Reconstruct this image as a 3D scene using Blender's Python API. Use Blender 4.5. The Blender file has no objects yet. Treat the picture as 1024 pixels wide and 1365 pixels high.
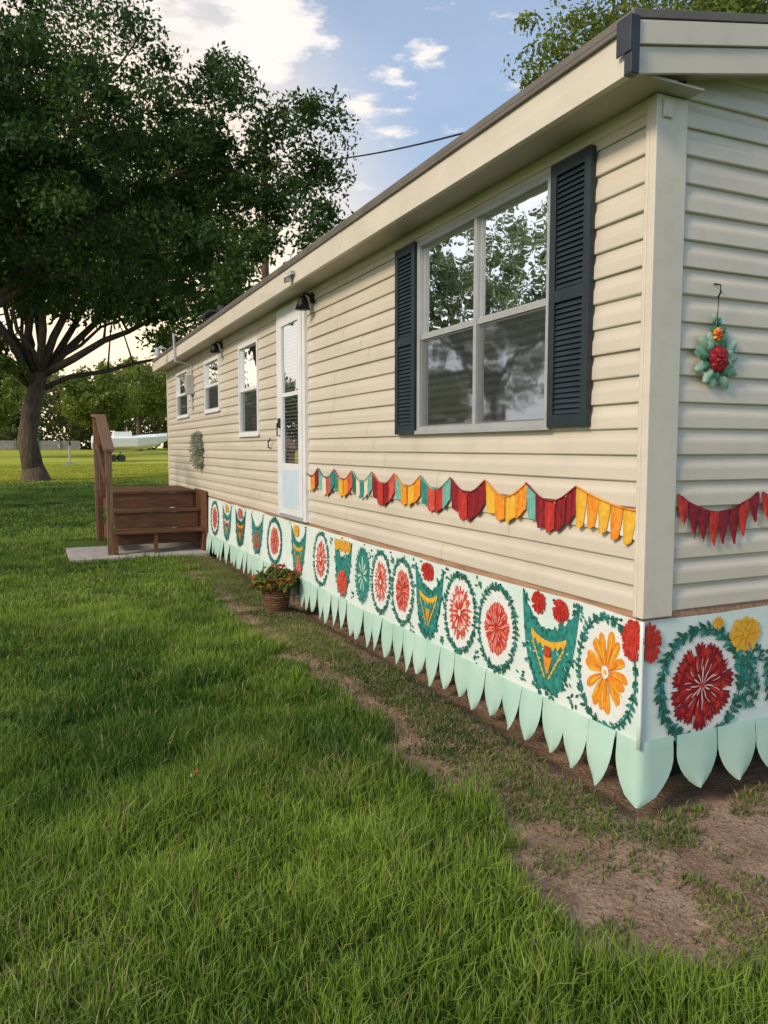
import bpy, math, random
import numpy as np
from mathutils import Vector
random.seed(7); rng=np.random.default_rng(7)
R=math.radians
scene=bpy.context.scene
col=scene.collection

# ------------------------------------------------------------ noise
_tab=np.random.default_rng(3).random((256,256))
def vnoise(x,y):
    x=np.asarray(x,dtype=float); y=np.asarray(y,dtype=float)
    xi=np.floor(x).astype(int); yi=np.floor(y).astype(int)
    fx=x-xi; fy=y-yi; fx=fx*fx*(3-2*fx); fy=fy*fy*(3-2*fy)
    a=_tab[xi%256,yi%256]; b=_tab[(xi+1)%256,yi%256]; c=_tab[xi%256,(yi+1)%256]; d=_tab[(xi+1)%256,(yi+1)%256]
    return (a*(1-fx)+b*fx)*(1-fy)+(c*(1-fx)+d*fx)*fy
def fbm(x,y,o=3):
    s=0;a=.5;t=0
    for i in range(o):
        s=s+a*vnoise(x*2**i+17*i,y*2**i+31*i); t+=a; a*=.5
    return s/t
def sstep(a,b,x):
    t=np.clip((x-a)/(b-a),0,1); return t*t*(3-2*t)

# ------------------------------------------------------------ materials
def mat(name,c,rough=.6,var=.15,scale=6,bump=0.0,bscale=40,metal=0,spec=.4,stretch=(1,1,1),c2=None,trans=0,dist=.002,grime=0,gst=(1,1,1)):
    m=bpy.data.materials.new(name); m.use_nodes=True; nt=m.node_tree; n=nt.nodes; l=nt.links
    b=n['Principled BSDF']; b.inputs['Roughness'].default_value=rough; b.inputs['Metallic'].default_value=metal
    b.inputs['Specular IOR Level'].default_value=spec
    tc=n.new('ShaderNodeTexCoord'); mp=n.new('ShaderNodeMapping'); mp.inputs['Scale'].default_value=stretch
    l.new(tc.outputs['Object'],mp.inputs[0])
    nz=n.new('ShaderNodeTexNoise'); nz.inputs['Scale'].default_value=scale; nz.inputs['Detail'].default_value=5
    l.new(mp.outputs[0],nz.inputs['Vector'])
    mr=n.new('ShaderNodeMapRange'); mr.inputs[1].default_value=.3; mr.inputs[2].default_value=.7
    l.new(nz.outputs[0],mr.inputs[0])
    mx=n.new('ShaderNodeMix'); mx.data_type='RGBA'
    if c2 is None:
        ca=tuple(v*(1-var) for v in c)+(1,); cb=tuple(min(1,v*(1+var)) for v in c)+(1,)
    else: ca=tuple(c)+(1,); cb=tuple(c2)+(1,)
    mx.inputs[6].default_value=ca; mx.inputs[7].default_value=cb
    l.new(mr.outputs[0],mx.inputs[0]); outc=mx.outputs[2]
    if grime>0:
        m2=n.new('ShaderNodeMapping'); m2.inputs['Scale'].default_value=gst; l.new(tc.outputs['Object'],m2.inputs[0])
        g=n.new('ShaderNodeTexNoise'); g.inputs['Scale'].default_value=5; g.inputs['Detail'].default_value=8; g.inputs['Roughness'].default_value=.65; l.new(m2.outputs[0],g.inputs['Vector'])
        gr=n.new('ShaderNodeMapRange'); gr.inputs[1].default_value=.50; gr.inputs[2].default_value=.78; gr.inputs[4].default_value=grime; l.new(g.outputs[0],gr.inputs[0])
        gx=n.new('ShaderNodeMix'); gx.data_type='RGBA'; l.new(gr.outputs[0],gx.inputs[0]); l.new(outc,gx.inputs[6]); gx.inputs[7].default_value=(c[0]*.55,c[1]*.52,c[2]*.46,1); outc=gx.outputs[2]
    l.new(outc,b.inputs['Base Color'])
    if bump>0:
        n2=n.new('ShaderNodeTexNoise'); n2.inputs['Scale'].default_value=bscale; n2.inputs['Detail'].default_value=4
        l.new(mp.outputs[0],n2.inputs['Vector'])
        bp=n.new('ShaderNodeBump'); bp.inputs['Strength'].default_value=bump; bp.inputs['Distance'].default_value=dist
        l.new(n2.outputs[0],bp.inputs['Height']); l.new(bp.outputs[0],b.inputs['Normal'])
    if trans>0:
        tr=n.new('ShaderNodeBsdfTranslucent'); l.new(outc,tr.inputs[0])
        ms=n.new('ShaderNodeMixShader'); ms.inputs[0].default_value=trans
        out=n['Material Output']; l.new(b.outputs[0],ms.inputs[1]); l.new(tr.outputs[0],ms.inputs[2]); l.new(ms.outputs[0],out.inputs[0])
    return m
def attrmat(name,trans=.35,rough=.5,gain=1.0,spec=.3):
    m=bpy.data.materials.new(name); m.use_nodes=True; nt=m.node_tree; n=nt.nodes; l=nt.links
    b=n['Principled BSDF']; b.inputs['Roughness'].default_value=rough; b.inputs['Specular IOR Level'].default_value=spec
    at=n.new('ShaderNodeAttribute'); at.attribute_name='vc'
    l.new(at.outputs['Color'],b.inputs['Base Color'])
    tr=n.new('ShaderNodeBsdfTranslucent'); l.new(at.outputs['Color'],tr.inputs[0])
    ms=n.new('ShaderNodeMixShader'); ms.inputs[0].default_value=trans
    l.new(b.outputs[0],ms.inputs[1]); l.new(tr.outputs[0],ms.inputs[2]); l.new(ms.outputs[0],n['Material Output'].inputs[0])
    return m
def glassmat(name,refl,tint=(.8,.85,.85),rough=.0,bump=.03):
    m=bpy.data.materials.new(name); m.use_nodes=True; nt=m.node_tree; n=nt.nodes; l=nt.links
    n.remove(n['Principled BSDF'])
    t=n.new('ShaderNodeBsdfTransparent'); t.inputs[0].default_value=tint+(1,)
    g=n.new('ShaderNodeBsdfGlossy'); g.inputs['Roughness'].default_value=rough; g.inputs[0].default_value=(.95,.97,1,1)
    tc=n.new('ShaderNodeTexCoord'); nz=n.new('ShaderNodeTexNoise'); nz.inputs['Scale'].default_value=3
    l.new(tc.outputs['Object'],nz.inputs['Vector']); bp=n.new('ShaderNodeBump'); bp.inputs['Strength'].default_value=bump; bp.inputs['Distance'].default_value=.05
    l.new(nz.outputs[0],bp.inputs['Height']); l.new(bp.outputs[0],g.inputs['Normal'])
    lw=n.new('ShaderNodeFresnel'); lw.inputs[0].default_value=1.5
    ad=n.new('ShaderNodeMath'); ad.operation='ADD'; ad.inputs[1].default_value=refl; ad.use_clamp=True
    l.new(lw.outputs[0],ad.inputs[0])
    ms=n.new('ShaderNodeMixShader'); l.new(ad.outputs[0],ms.inputs[0]); l.new(t.outputs[0],ms.inputs[1]); l.new(g.outputs[0],ms.inputs[2])
    l.new(ms.outputs[0],n['Material Output'].inputs[0])
    return m
def screenmat(name,dens,c):
    m=bpy.data.materials.new(name); m.use_nodes=True; nt=m.node_tree; n=nt.nodes; l=nt.links
    b=n['Principled BSDF']; b.inputs['Base Color'].default_value=c+(1,); b.inputs['Roughness'].default_value=.8; b.inputs['Specular IOR Level'].default_value=.1
    t=n.new('ShaderNodeBsdfTransparent'); ms=n.new('ShaderNodeMixShader'); ms.inputs[0].default_value=dens
    l.new(t.outputs[0],ms.inputs[1]); l.new(b.outputs[0],ms.inputs[2]); l.new(ms.outputs[0],n['Material Output'].inputs[0]); return m
M={}
M['siding']=mat('vinyl_siding',(.65,.585,.485),.33,.06,1.6,.25,9,spec=.6,stretch=(1,.5,3),dist=.004,grime=.22,gst=(1,.6,.35))
M['trim']=mat('cream_trim',(.68,.62,.52),.42,.06,3,.1,30,grime=.25,gst=(2,.5,2))
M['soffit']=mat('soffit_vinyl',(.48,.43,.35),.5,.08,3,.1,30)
M['roof']=mat('roof_metal',(.16,.14,.12),.5,.2,4,.2,20)
M['darkmetal']=mat('dark_metal',(.03,.035,.045),.4,.2,10,.1,30)
M['alu']=mat('window_aluminium',(.44,.45,.46),.4,.08,8,.05,40,metal=.2)
M['white']=mat('white_paint',(.76,.77,.78),.4,.05,5,.06,40)
M['doorpanel']=mat('door_kick_panel',(.60,.72,.84),.35,.05,5)
M['shutter']=mat('shutter_slate',(.022,.034,.043),.5,.2,8,.1,60)
M['glassU']=glassmat('window_glass',.66)
M['glassL']=glassmat('window_glass_screened',-.05,tint=(.90,.92,.93),rough=.04)
M['glassD']=glassmat('door_glass',-.26,tint=(.85,.88,.90),rough=.0)
M['screen']=screenmat('insect_screen',.36,(.06,.065,.066))
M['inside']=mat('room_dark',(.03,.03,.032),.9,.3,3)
M['blind']=mat('blind_slats',(.62,.63,.62),.6,.12,5)
M['dblind']=mat('door_blind_slats',(.26,.28,.30),.5,.12,5)
M['curtain']=mat('curtain',(.05,.055,.06),.8,.3,6,stretch=(1,6,.5))
M['wood']=mat('stained_wood',(.130,.058,.028),.6,.4,6,.4,60,stretch=(.6,6,6))
M['woodpost']=mat('weathered_wood',(.18,.105,.065),.7,.35,6,.4,50,stretch=(5,5,.6))
M['rawwood']=mat('raw_wood_strip',(.42,.24,.15),.7,.35,8,.3,50,stretch=(6,.5,6))
M['concrete']=mat('concrete',(.42,.39,.35),.85,.2,6,.4,60)
M['black']=mat('black_fixture',(.010,.010,.011),.45,.2,10,spec=.25)
M['bark']=mat('bark',(.12,.086,.058),.9,.5,5,.9,12,stretch=(3,3,.5),dist=.05)
M['cable']=mat('cable',(.02,.02,.02),.6,.1,5)
M['under']=mat('crawlspace_dark',(.025,.022,.02),.9,.3,5)
M['leaf']=attrmat('tree_leaves',.42,.5)
M['grass']=attrmat('grass_blades',.38,.42)
M['cloth']=mat('banner_cloth',(.60,.75,.69),.7,.1,4,c2=(.75,.80,.77),bump=.3,bscale=9,dist=.012)
M['mint']=mat('mint_cloth',(.44,.69,.57),.6,.1,3,c2=(.57,.78,.67),bump=.2,bscale=10,dist=.01,trans=.15)
M['pwhite']=mat('paint_white',(.80,.80,.77),.6,.1,30,c2=(.68,.73,.71))
M['teal']=mat('paint_teal',(.010,.15,.13),.5,.2,35,c2=(.05,.31,.27))
M['green']=mat('paint_green',(.008,.070,.045),.5,.2,30,c2=(.02,.17,.12))
M['coral']=mat('paint_coral',(.50,.03,.022),.5,.2,45,c2=(.70,.15,.09))
M['crimson']=mat('paint_crimson',(.14,.004,.010),.5,.2,40,c2=(.32,.012,.022))
M['red']=mat('paint_red',(.42,.01,.012),.5,.2,40,c2=(.58,.05,.03))
M['orange']=mat('paint_orange',(.75,.19,.012),.5,.2,40,c2=(.82,.36,.03))
M['yellow']=mat('paint_yellow',(.72,.36,.015),.5,.2,40,c2=(.82,.50,.06))
M['pink']=mat('paint_pink',(.80,.42,.36),.5,.2,40,c2=(.85,.62,.56))
M['cream']=mat('fabric_cream',(.70,.62,.48),.7,.1,30)
M['aqua']=mat('fabric_aqua',(.10,.36,.30),.6,.2,40,c2=(.22,.48,.40))

# ------------------------------------------------------------ mesh helpers
def empty(name):
    e=bpy.data.objects.new(name,None); col.objects.link(e); e.empty_display_size=.2; return e
class MB:
    def __init__(s): s.v=[]; s.f=[]; s.m=[]; s.mats=[]
    def mi(s,m):
        if m not in s.mats: s.mats.append(m)
        return s.mats.index(m)
    def face(s,pts,m):
        b=len(s.v); s.v+= [tuple(p) for p in pts]; s.f.append(tuple(range(b,b+len(pts)))); s.m.append(s.mi(m))
    def box(s,x0,x1,y0,y1,z0,z1,m):
        if x0>x1:x0,x1=x1,x0
        if y0>y1:y0,y1=y1,y0
        if z0>z1:z0,z1=z1,z0
        b=len(s.v); s.v+=[(x0,y0,z0),(x1,y0,z0),(x1,y1,z0),(x0,y1,z0),(x0,y0,z1),(x1,y0,z1),(x1,y1,z1),(x0,y1,z1)]
        k=s.mi(m)
        for f in ((0,3,2,1),(4,5,6,7),(0,1,5,4),(1,2,6,5),(2,3,7,6),(3,0,4,7)):
            s.f.append(tuple(b+i for i in f)); s.m.append(k)
    def prism(s,poly,axis,a,b_,m):
        def P(p,t): return (p[0],t,p[1]) if axis=='y' else (t,p[0],p[1])
        n=len(poly); b=len(s.v); s.v+=[P(p,a) for p in poly]+[P(p,b_) for p in poly]; k=s.mi(m)
        s.f.append(tuple(b+i for i in range(n))); s.m.append(k)
        s.f.append(tuple(b+n+i for i in reversed(range(n)))); s.m.append(k)
        for i in range(n):
            j=(i+1)%n; s.f.append((b+i,b+n+i,b+n+j,b+j)); s.m.append(k)
    def grid(s,fn,us,vs,m):
        b=len(s.v); k=s.mi(m); nv=len(vs)
        for u in us:
            for v in vs: s.v.append(tuple(fn(u,v)))
        for i in range(len(us)-1):
            for j in range(nv-1):
                s.f.append((b+i*nv+j,b+(i+1)*nv+j,b+(i+1)*nv+j+1,b+i*nv+j+1)); s.m.append(k)
    def tube(s,pts,rad,m,n=8,cap=True):
        pts=[Vector(p) for p in pts]; b=len(s.v); k=s.mi(m)
        if not hasattr(rad,'__len__'): rad=[rad]*len(pts)
        ref=Vector((0.3,0.2,1)).normalized()
        for i,p in enumerate(pts):
            d=(pts[min(i+1,len(pts)-1)]-pts[max(i-1,0)])
            if d.length<1e-6: d=Vector((0,0,1))
            d.normalize()
            r_=ref if abs(d.dot(ref))<.95 else Vector((1,0,0))
            a=d.cross(r_).normalized(); c=d.cross(a)
            for j in range(n):
                t=2*math.pi*j/n; q=p+(a*math.cos(t)+c*math.sin(t))*rad[i]; s.v.append(tuple(q))
        for i in range(len(pts)-1):
            for j in range(n):
                j2=(j+1)%n; s.f.append((b+i*n+j,b+i*n+j2,b+(i+1)*n+j2,b+(i+1)*n+j)); s.m.append(k)
        if cap:
            s.f.append(tuple(b+j for j in reversed(range(n)))); s.m.append(k)
            e=b+(len(pts)-1)*n; s.f.append(tuple(e+j for j in range(n))); s.m.append(k)
    def build(s,name,parent=None,smooth=False,bevel=0):
        me=bpy.data.meshes.new(name); me.from_pydata(s.v,[],s.f)
        for m in s.mats: me.materials.append(M[m])
        me.polygons.foreach_set('material_index',s.m)
        if smooth: me.polygons.foreach_set('use_smooth',[True]*len(s.f))
        me.update()
        o=bpy.data.objects.new(name,me); col.objects.link(o)
        if parent: o.parent=parent
        if bevel:
            md=o.modifiers.new('b','BEVEL'); md.width=bevel; md.segments=2; md.limit_method='ANGLE'
        return o
def fastmesh(name,V,F,C,material,parent=None):
    V=np.ascontiguousarray(V,dtype=np.float32); F=np.ascontiguousarray(F,dtype=np.int32)
    me=bpy.data.meshes.new(name); k=F.shape[1]
    me.vertices.add(len(V)); me.vertices.foreach_set('co',V.ravel())
    me.loops.add(F.size); me.loops.foreach_set('vertex_index',F.ravel())
    me.polygons.add(len(F)); me.polygons.foreach_set('loop_start',np.arange(0,F.size,k,dtype=np.int32))
    try: me.polygons.foreach_set('loop_total',np.full(len(F),k,dtype=np.int32))
    except Exception: pass
    me.update(calc_edges=True)
    if C is not None:
        a=me.attributes.new('vc','FLOAT_COLOR','POINT')
        CC=np.ones((len(V),4),dtype=np.float32); CC[:,:3]=C; a.data.foreach_set('color',CC.ravel())
    me.materials.append(material)
    o=bpy.data.objects.new(name,me); col.objects.link(o)
    if parent: o.parent=parent
    return o

# ------------------------------------------------------------ camera
cam=bpy.data.cameras.new('camera'); co=bpy.data.objects.new('camera',cam); col.objects.link(co)
CAM=(-2.395,-2.535,1.6)
co.location=CAM; co.rotation_euler=(R(90-4.8),0,R(-24.5))
cam.sensor_fit='VERTICAL'; cam.sensor_height=36; cam.lens=27.03; cam.clip_end=3000; cam.clip_start=.05
scene.camera=co

# ------------------------------------------------------------ world + sun
SUN_EL,SUN_AZ=30,-106   # azimuth clockwise from +Y
w=bpy.data.worlds.new('World'); scene.world=w; w.use_nodes=True; nt=w.node_tree; n=nt.nodes; l=nt.links
bg=n['Background']; bg.inputs[1].default_value=.15
sky=n.new('ShaderNodeTexSky'); sky.sky_type='NISHITA'; sky.sun_disc=False; sky.sun_elevation=R(SUN_EL); sky.sun_rotation=R(SUN_AZ)
sky.air_density=1.0; sky.dust_density=1.2; sky.ozone_density=1.2
tc=n.new('ShaderNodeTexCoord')
def math_(op,a,b=None,clamp=False):
    x=n.new('ShaderNodeMath'); x.operation=op; x.use_clamp=clamp
    for i,v in enumerate((a,b)):
        if v is None: continue
        if isinstance(v,(int,float)): x.inputs[i].default_value=v
        else: l.new(v,x.inputs[i])
    return x.outputs[0]
nrm=n.new('ShaderNodeVectorMath'); nrm.operation='NORMALIZE'; l.new(tc.outputs['Generated'],nrm.inputs[0])
def noise_(sc,det,zs,ro=.6):
    mp=n.new('ShaderNodeMapping'); mp.inputs['Scale'].default_value=(1,1,zs); l.new(nrm.outputs[0],mp.inputs[0])
    nz=n.new('ShaderNodeTexNoise'); nz.inputs['Scale'].default_value=sc; nz.inputs['Detail'].default_value=det; nz.inputs['Roughness'].default_value=ro
    l.new(mp.outputs[0],nz.inputs['Vector']); return nz.outputs[0]
def lobe(c,ang,amp):
    v=n.new('ShaderNodeVectorMath'); v.operation='DOT_PRODUCT'; l.new(nrm.outputs[0],v.inputs[0]); cc=Vector(c).normalized(); v.inputs[1].default_value=cc
    r_=n.new('ShaderNodeMapRange'); r_.inputs[1].default_value=math.cos(R(ang)); r_.inputs[2].default_value=1; r_.inputs[4].default_value=amp
    r_.interpolation_type='SMOOTHSTEP'; l.new(v.outputs['Value'],r_.inputs[0]); return r_.outputs[0]
tot=None
for (c,ang,amp) in (((.19,.853,.475),7,.19),((.26,.855,.46),5,.17),((.35,.81,.47),3,-.12),((.411,.804,.429),2.6,.13),((.384,.842,.378),2.8,.13),((.34,.85,.41),2.5,.08),((-.6,.5,.6),25,.2),((-.75,.6,.25),20,.25)):
    q=lobe(c,ang,amp); tot=q if tot is None else math_('ADD',tot,q)
s_=math_('ADD',noise_(13,10,3.0),tot)
cm=n.new('ShaderNodeMapRange'); cm.inputs[1].default_value=.60; cm.inputs[2].default_value=.76; cm.interpolation_type='SMOOTHSTEP'
l.new(s_,cm.inputs[0])
hz=n.new('ShaderNodeMapRange'); hz.inputs[1].default_value=.3; hz.inputs[2].default_value=.75; hz.inputs[3].default_value=.30; hz.inputs[4].default_value=.50
l.new(noise_(2.5,6,2.5),hz.inputs[0])
mh=n.new('ShaderNodeMix'); mh.data_type='RGBA'; l.new(hz.outputs[0],mh.inputs[0]); l.new(sky.outputs[0],mh.inputs[6]); mh.inputs[7].default_value=(4.6,5.6,7.2,1)
mw=n.new('ShaderNodeMix'); mw.data_type='RGBA'; l.new(lobe((.02,.985,.12),30,.97),mw.inputs[0]); l.new(mh.outputs[2],mw.inputs[6]); mw.inputs[7].default_value=(9.6,7.7,5.5,1)
mw2=n.new('ShaderNodeMix'); mw2.data_type='RGBA'; l.new(lobe((-.55,.80,.24),24,.75),mw2.inputs[0]); l.new(mw.outputs[2],mw2.inputs[6]); mw2.inputs[7].default_value=(7.6,7.6,7.6,1)  # whitish sky glow added out of view to brighten the window reflections
mx=n.new('ShaderNodeMix'); mx.data_type='RGBA'; l.new(cm.outputs[0],mx.inputs[0]); l.new(mw2.outputs[2],mx.inputs[6]); mx.inputs[7].default_value=(6.9,6.5,6.2,1)
l.new(mx.outputs[2],bg.inputs[0])
sd=bpy.data.lights.new('sun','SUN'); sd.energy=2.5; sd.angle=R(12); sd.color=(1,.83,.62)
so=bpy.data.objects.new('sun',sd); col.objects.link(so)
sv=Vector((math.sin(R(SUN_AZ))*math.cos(R(SUN_EL)),math.cos(R(SUN_AZ))*math.cos(R(SUN_EL)),math.sin(R(SUN_EL))))
so.rotation_euler=sv.to_track_quat('Z','Y').to_euler()
scene.view_settings.view_transform='Standard'; scene.view_settings.look='None'; scene.view_settings.exposure=0

# ------------------------------------------------------------ ground
def gh(x,y):
    x=np.asarray(x,float); y=np.asarray(y,float)
    h=.05*(fbm(x*.35+5,y*.35+9)-.5)+.02*(fbm(x*2.1,y*2.1)-.5)
    d=dirtmask(x,y)
    h=h-.018*d+.020*d*(fbm(x*9,y*9,3)-.5)
    near=sstep(-.10,.12,np.minimum(x+.0,y+.0))
    h=h-.06*near*(x<5)*(y<13)
    h=h+1.35*sstep(45,105,np.hypot(x,y))
    return h
def dirtmask(x,y):
    j=.26*(fbm(x*3+3,y*3+1,4)-.5)*2
    dx=np.maximum(-x,0); dy=np.maximum(-y,0)
    dd=np.where((x<0)&(y<0),np.sqrt(dx*dx*1.15+dy*dy),np.maximum(dx,dy*1.0))
    lim=.70+j+.31*sstep(.3,-.4,y)-.10*sstep(2,7,y)
    m=1-sstep(lim-.10,lim+.10,dd)
    m=m*(y<13.5)*(1-sstep(8.8,9.3,y)*1.0)
    return m
def weedmask(x,y):
    dx=np.maximum(-x,0); dy=np.maximum(-y,0)
    dd=np.where((x<0)&(y<0),np.hypot(dx,dy),np.maximum(dx,dy))
    band=np.exp(-((dd-.29)/.18)**2)*1.2
    p=sstep(.32,.58,fbm(x*2.2+11,y*2.2+7,4)+.10-.18*sstep(.2,-.3,y))
    p2=sstep(.56,.66,fbm(x*5+31,y*5+3,3))*.55*(dd<1.0)
    return np.clip(band*p+p2,0,1)
def axis(fine0,fine1,step,lo,hi):
    a=list(np.arange(fine0,fine1+1e-6,step)); s=step
    x=a[-1]
    while x<hi: s*=1.18; x+=s; a.append(min(x,hi+1))
    s=step; x=a[0]; b=[]
    while x>lo: s*=1.18; x-=s; b.append(max(x,lo-1))
    return np.array(b[::-1]+a)
xs=axis(-1.9,1.5,.035,-700,700); ys=axis(-2.2,9.6,.045,-700,900)
X,Y=np.meshgrid(xs,ys,indexing='ij'); Z=gh(X,Y); D=dirtmask(X,Y)
V=np.stack([X,Y,Z],-1).reshape(-1,3); nx,ny=X.shape
i=np.arange(nx-1)[:,None]*ny+np.arange(ny-1)[None,:]; i=i.ravel()
F=np.stack([i,i+ny,i+ny+1,i+1],1)
gm=bpy.data.materials.new('ground_grass_and_dirt'); gm.use_nodes=True; nt2=gm.node_tree; N=nt2.nodes; L=nt2.links
b=N['Principled BSDF']; b.inputs['Roughness'].default_value=.9; b.inputs['Specular IOR Level'].default_value=.15
at=N.new('ShaderNodeAttribute'); at.attribute_name='vc'
t2=N.new('ShaderNodeTexCoord')
def nzn(sc,det=6,st=None):
    q=N.new('ShaderNodeTexNoise'); q.inputs['Scale'].default_value=sc; q.inputs['Detail'].default_value=det; L.new(t2.outputs['Object'],q.inputs['Vector']); return q.outputs[0]
def ramp(f,a,b_,c1,c2):
    r=N.new('ShaderNodeMapRange'); r.inputs[1].default_value=a; r.inputs[2].default_value=b_; L.new(f,r.inputs[0])
    x=N.new('ShaderNodeMix'); x.data_type='RGBA'; L.new(r.outputs[0],x.inputs[0])
    for k,c in ((6,c1),(7,c2)):
        if isinstance(c,tuple): x.inputs[k].default_value=c+(1,)
        else: L.new(c,x.inputs[k])
    return x.outputs[2]
g1=ramp(nzn(.5),.35,.65,(.075,.130,.018),(.115,.185,.028)); g2=ramp(nzn(25,4),.4,.7,g1,(.045,.085,.012))
sx=N.new('ShaderNodeSeparateXYZ'); L.new(t2.outputs['Object'],sx.inputs[0])
g3=ramp(sx.outputs['Y'],34,42,g2,ramp(nzn(.06,3),.4,.6,(.48,.47,.06),(.34,.38,.05)))  # far lawn: sunlit brightness put into the ground colour
d1=ramp(nzn(3.5,8),.35,.65,(.225,.140,.092),(.42,.285,.20)); d2=ramp(nzn(60,4),.55,.7,d1,(.13,.08,.05)); d3=ramp(nzn(140,2),.60,.72,d2,(.54,.42,.32))
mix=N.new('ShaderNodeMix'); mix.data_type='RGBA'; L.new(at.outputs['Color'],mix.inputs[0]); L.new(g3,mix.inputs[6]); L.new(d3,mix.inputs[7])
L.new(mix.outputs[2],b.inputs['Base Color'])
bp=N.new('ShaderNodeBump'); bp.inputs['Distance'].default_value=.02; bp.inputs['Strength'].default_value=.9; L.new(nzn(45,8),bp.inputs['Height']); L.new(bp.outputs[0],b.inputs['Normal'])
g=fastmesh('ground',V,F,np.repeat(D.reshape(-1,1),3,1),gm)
g.data.polygons.foreach_set('use_smooth',[True]*len(g.data.polygons))

# ------------------------------------------------------------ grass
def blades(X,Y,h,wd,colr,lean=.5):
    n_=len(X); a=rng.random(n_)*2*np.pi; z=gh(X,Y)-.004
    wx=np.cos(a)*wd/2; wy=np.sin(a)*wd/2; la=rng.random(n_)*2*np.pi; lm=h*lean*rng.random(n_)**1.0
    lx=np.cos(la)*lm; ly=np.sin(la)*lm
    V=np.zeros((n_,5,3)); 
    V[:,0]=np.stack([X-wx,Y-wy,z],1); V[:,1]=np.stack([X+wx,Y+wy,z],1)
    V[:,2]=np.stack([X-wx*.8+lx*.3,Y-wy*.8+ly*.3,z+h*.55],1); V[:,3]=np.stack([X+wx*.8+lx*.3,Y+wy*.8+ly*.3,z+h*.55],1)
    V[:,4]=np.stack([X+lx,Y+ly,z+h*(1-.25*lm/h)],1)
    idx=np.arange(n_)[:,None]*5
    F=np.concatenate([idx+np.array([[0,1,3]]),idx+np.array([[0,3,2]]),idx+np.array([[2,3,4]])],0)
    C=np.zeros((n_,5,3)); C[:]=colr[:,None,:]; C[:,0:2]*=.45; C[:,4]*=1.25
    return V.reshape(-1,3),F,C.reshape(-1,3)
def grasscol(X,Y):
    n_=len(X); p=fbm(X*.55+3,Y*.55,3)[:,None]; r=rng.random((n_,1)); q=sstep(.35,.7,fbm(X*3+40,Y*3,2))[:,None]
    a=np.array([[.066,.150,.018]]); b_=np.array([[.255,.370,.050]]); c=np.array([[.33,.38,.12]])
    C=a+(b_-a)*np.clip(.2+.5*r+1.9*(p-.5)+.45*q-.15,0,1.25)
    C=np.where(r>.92,c*(.7+.5*rng.random((n_,1))),C)
    straw=rng.random((n_,1))<(.02+.14*sstep(.55,.75,fbm(X*1.3+70,Y*1.3+20,3)))[:,None]
    C=np.where(straw,np.array([[.42,.34,.17]]),C)
    far=sstep(32,42,Y)[:,None]  # far blades shifted to bright yellow, a sunlit look put into their colour
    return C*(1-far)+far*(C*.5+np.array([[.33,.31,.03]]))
VV=[];FF=[];CC=[];off=0
fd=24.5
def addblades(t):
    global off
    V,F,C=t; VV.append(V); FF.append(F+off); CC.append(C); off+=len(V)
for (r0,r1,dens,h0,wd) in ((.9,4.5,10500,.078,.0048),(4.5,8,5200,.070,.0068),(8,15,1900,.062,.011),(15,30,520,.06,.022),(30,65,110,.06,.05)):
    area=R(76)/2*(r1*r1-r0*r0); n_=int(area*dens)
    rr=np.sqrt(rng.random(n_)*(r1*r1-r0*r0)+r0*r0); th=R(-40)+rng.random(n_)*R(76)
    az=R(fd)+th
    X=CAM[0]+rr*np.sin(az); Y=CAM[1]+rr*np.cos(az)
    d=dirtmask(X,Y); keep=(rng.random(n_)>d*1.02)
    keep&=~((X>-.12)&(Y>-.12)&(Y<13)&(X<4.6)); keep&=~((X>-2.0)&(X<0)&(Y>8.8)&(Y<11.6))
    X=X[keep];Y=Y[keep]
    tuft=fbm(X*5,Y*5,2); big=fbm(X*.9+8,Y*.9+3,2)
    h=h0*(.5+1.0*rng.random(len(X)))*(.40+1.2*tuft)*(.60+.8*big)
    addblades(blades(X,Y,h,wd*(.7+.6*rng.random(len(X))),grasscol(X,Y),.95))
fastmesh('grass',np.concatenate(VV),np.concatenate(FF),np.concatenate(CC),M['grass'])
VV=[];FF=[];CC=[];off=0
n_=270000
X=-1.1+rng.random(n_)*2.7; Y=-1.3+rng.random(n_)*10.2; keep=(rng.random(n_)<weedmask(X,Y)*.95+.012)&((X<-.02)|(Y<-.02))&(dirtmask(X,Y)>.2)
X=X[keep];Y=Y[keep]
Cw=grasscol(X,Y)*np.array([[.92,.84,1.2]]); Cw=np.where(rng.random((len(X),1))<.16,np.array([[.38,.29,.17]]),Cw)
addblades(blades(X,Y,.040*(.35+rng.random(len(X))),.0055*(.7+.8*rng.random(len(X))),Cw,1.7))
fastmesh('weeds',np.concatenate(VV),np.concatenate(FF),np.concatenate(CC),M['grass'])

# ------------------------------------------------------------ trees
def leafcloud(centers,rads,per,size,pal,flat=.7,seed=1):
    r=np.random.default_rng(seed); n_=len(centers)*per
    c=np.repeat(centers,per,0); rr=np.repeat(rads,per)[:,None]
    d=r.normal(size=(n_,3)); d/=np.linalg.norm(d,axis=1)[:,None]; d*=r.random((n_,1))**.5; d[:,2]*=flat
    p=c+d*rr; p[:,2]-=.15*rr[:,0]*np.abs(d[:,0])
    a=r.normal(size=(n_,3)); a/=np.linalg.norm(a,axis=1)[:,None]
    b_=np.cross(a,r.normal(size=(n_,3))); b_/=np.linalg.norm(b_,axis=1)[:,None]
    s=size*(.6+.8*r.random((n_,1)))
    V=np.stack([p-a*s*.6,p+b_*s*.28,p+a*s*.6,p-b_*s*.28],1).reshape(-1,3)
    F=np.arange(n_*4).reshape(-1,4)
    cr=np.repeat(r.random(len(centers)),per)[:,None]; q=r.random((n_,1))
    t=np.clip(.5*cr+.5*q,0,1); C=np.array([pal[0]])*(1-t)+np.array([pal[1]])*t
    C=np.repeat(C,4,0)
    return V,F,C
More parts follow.
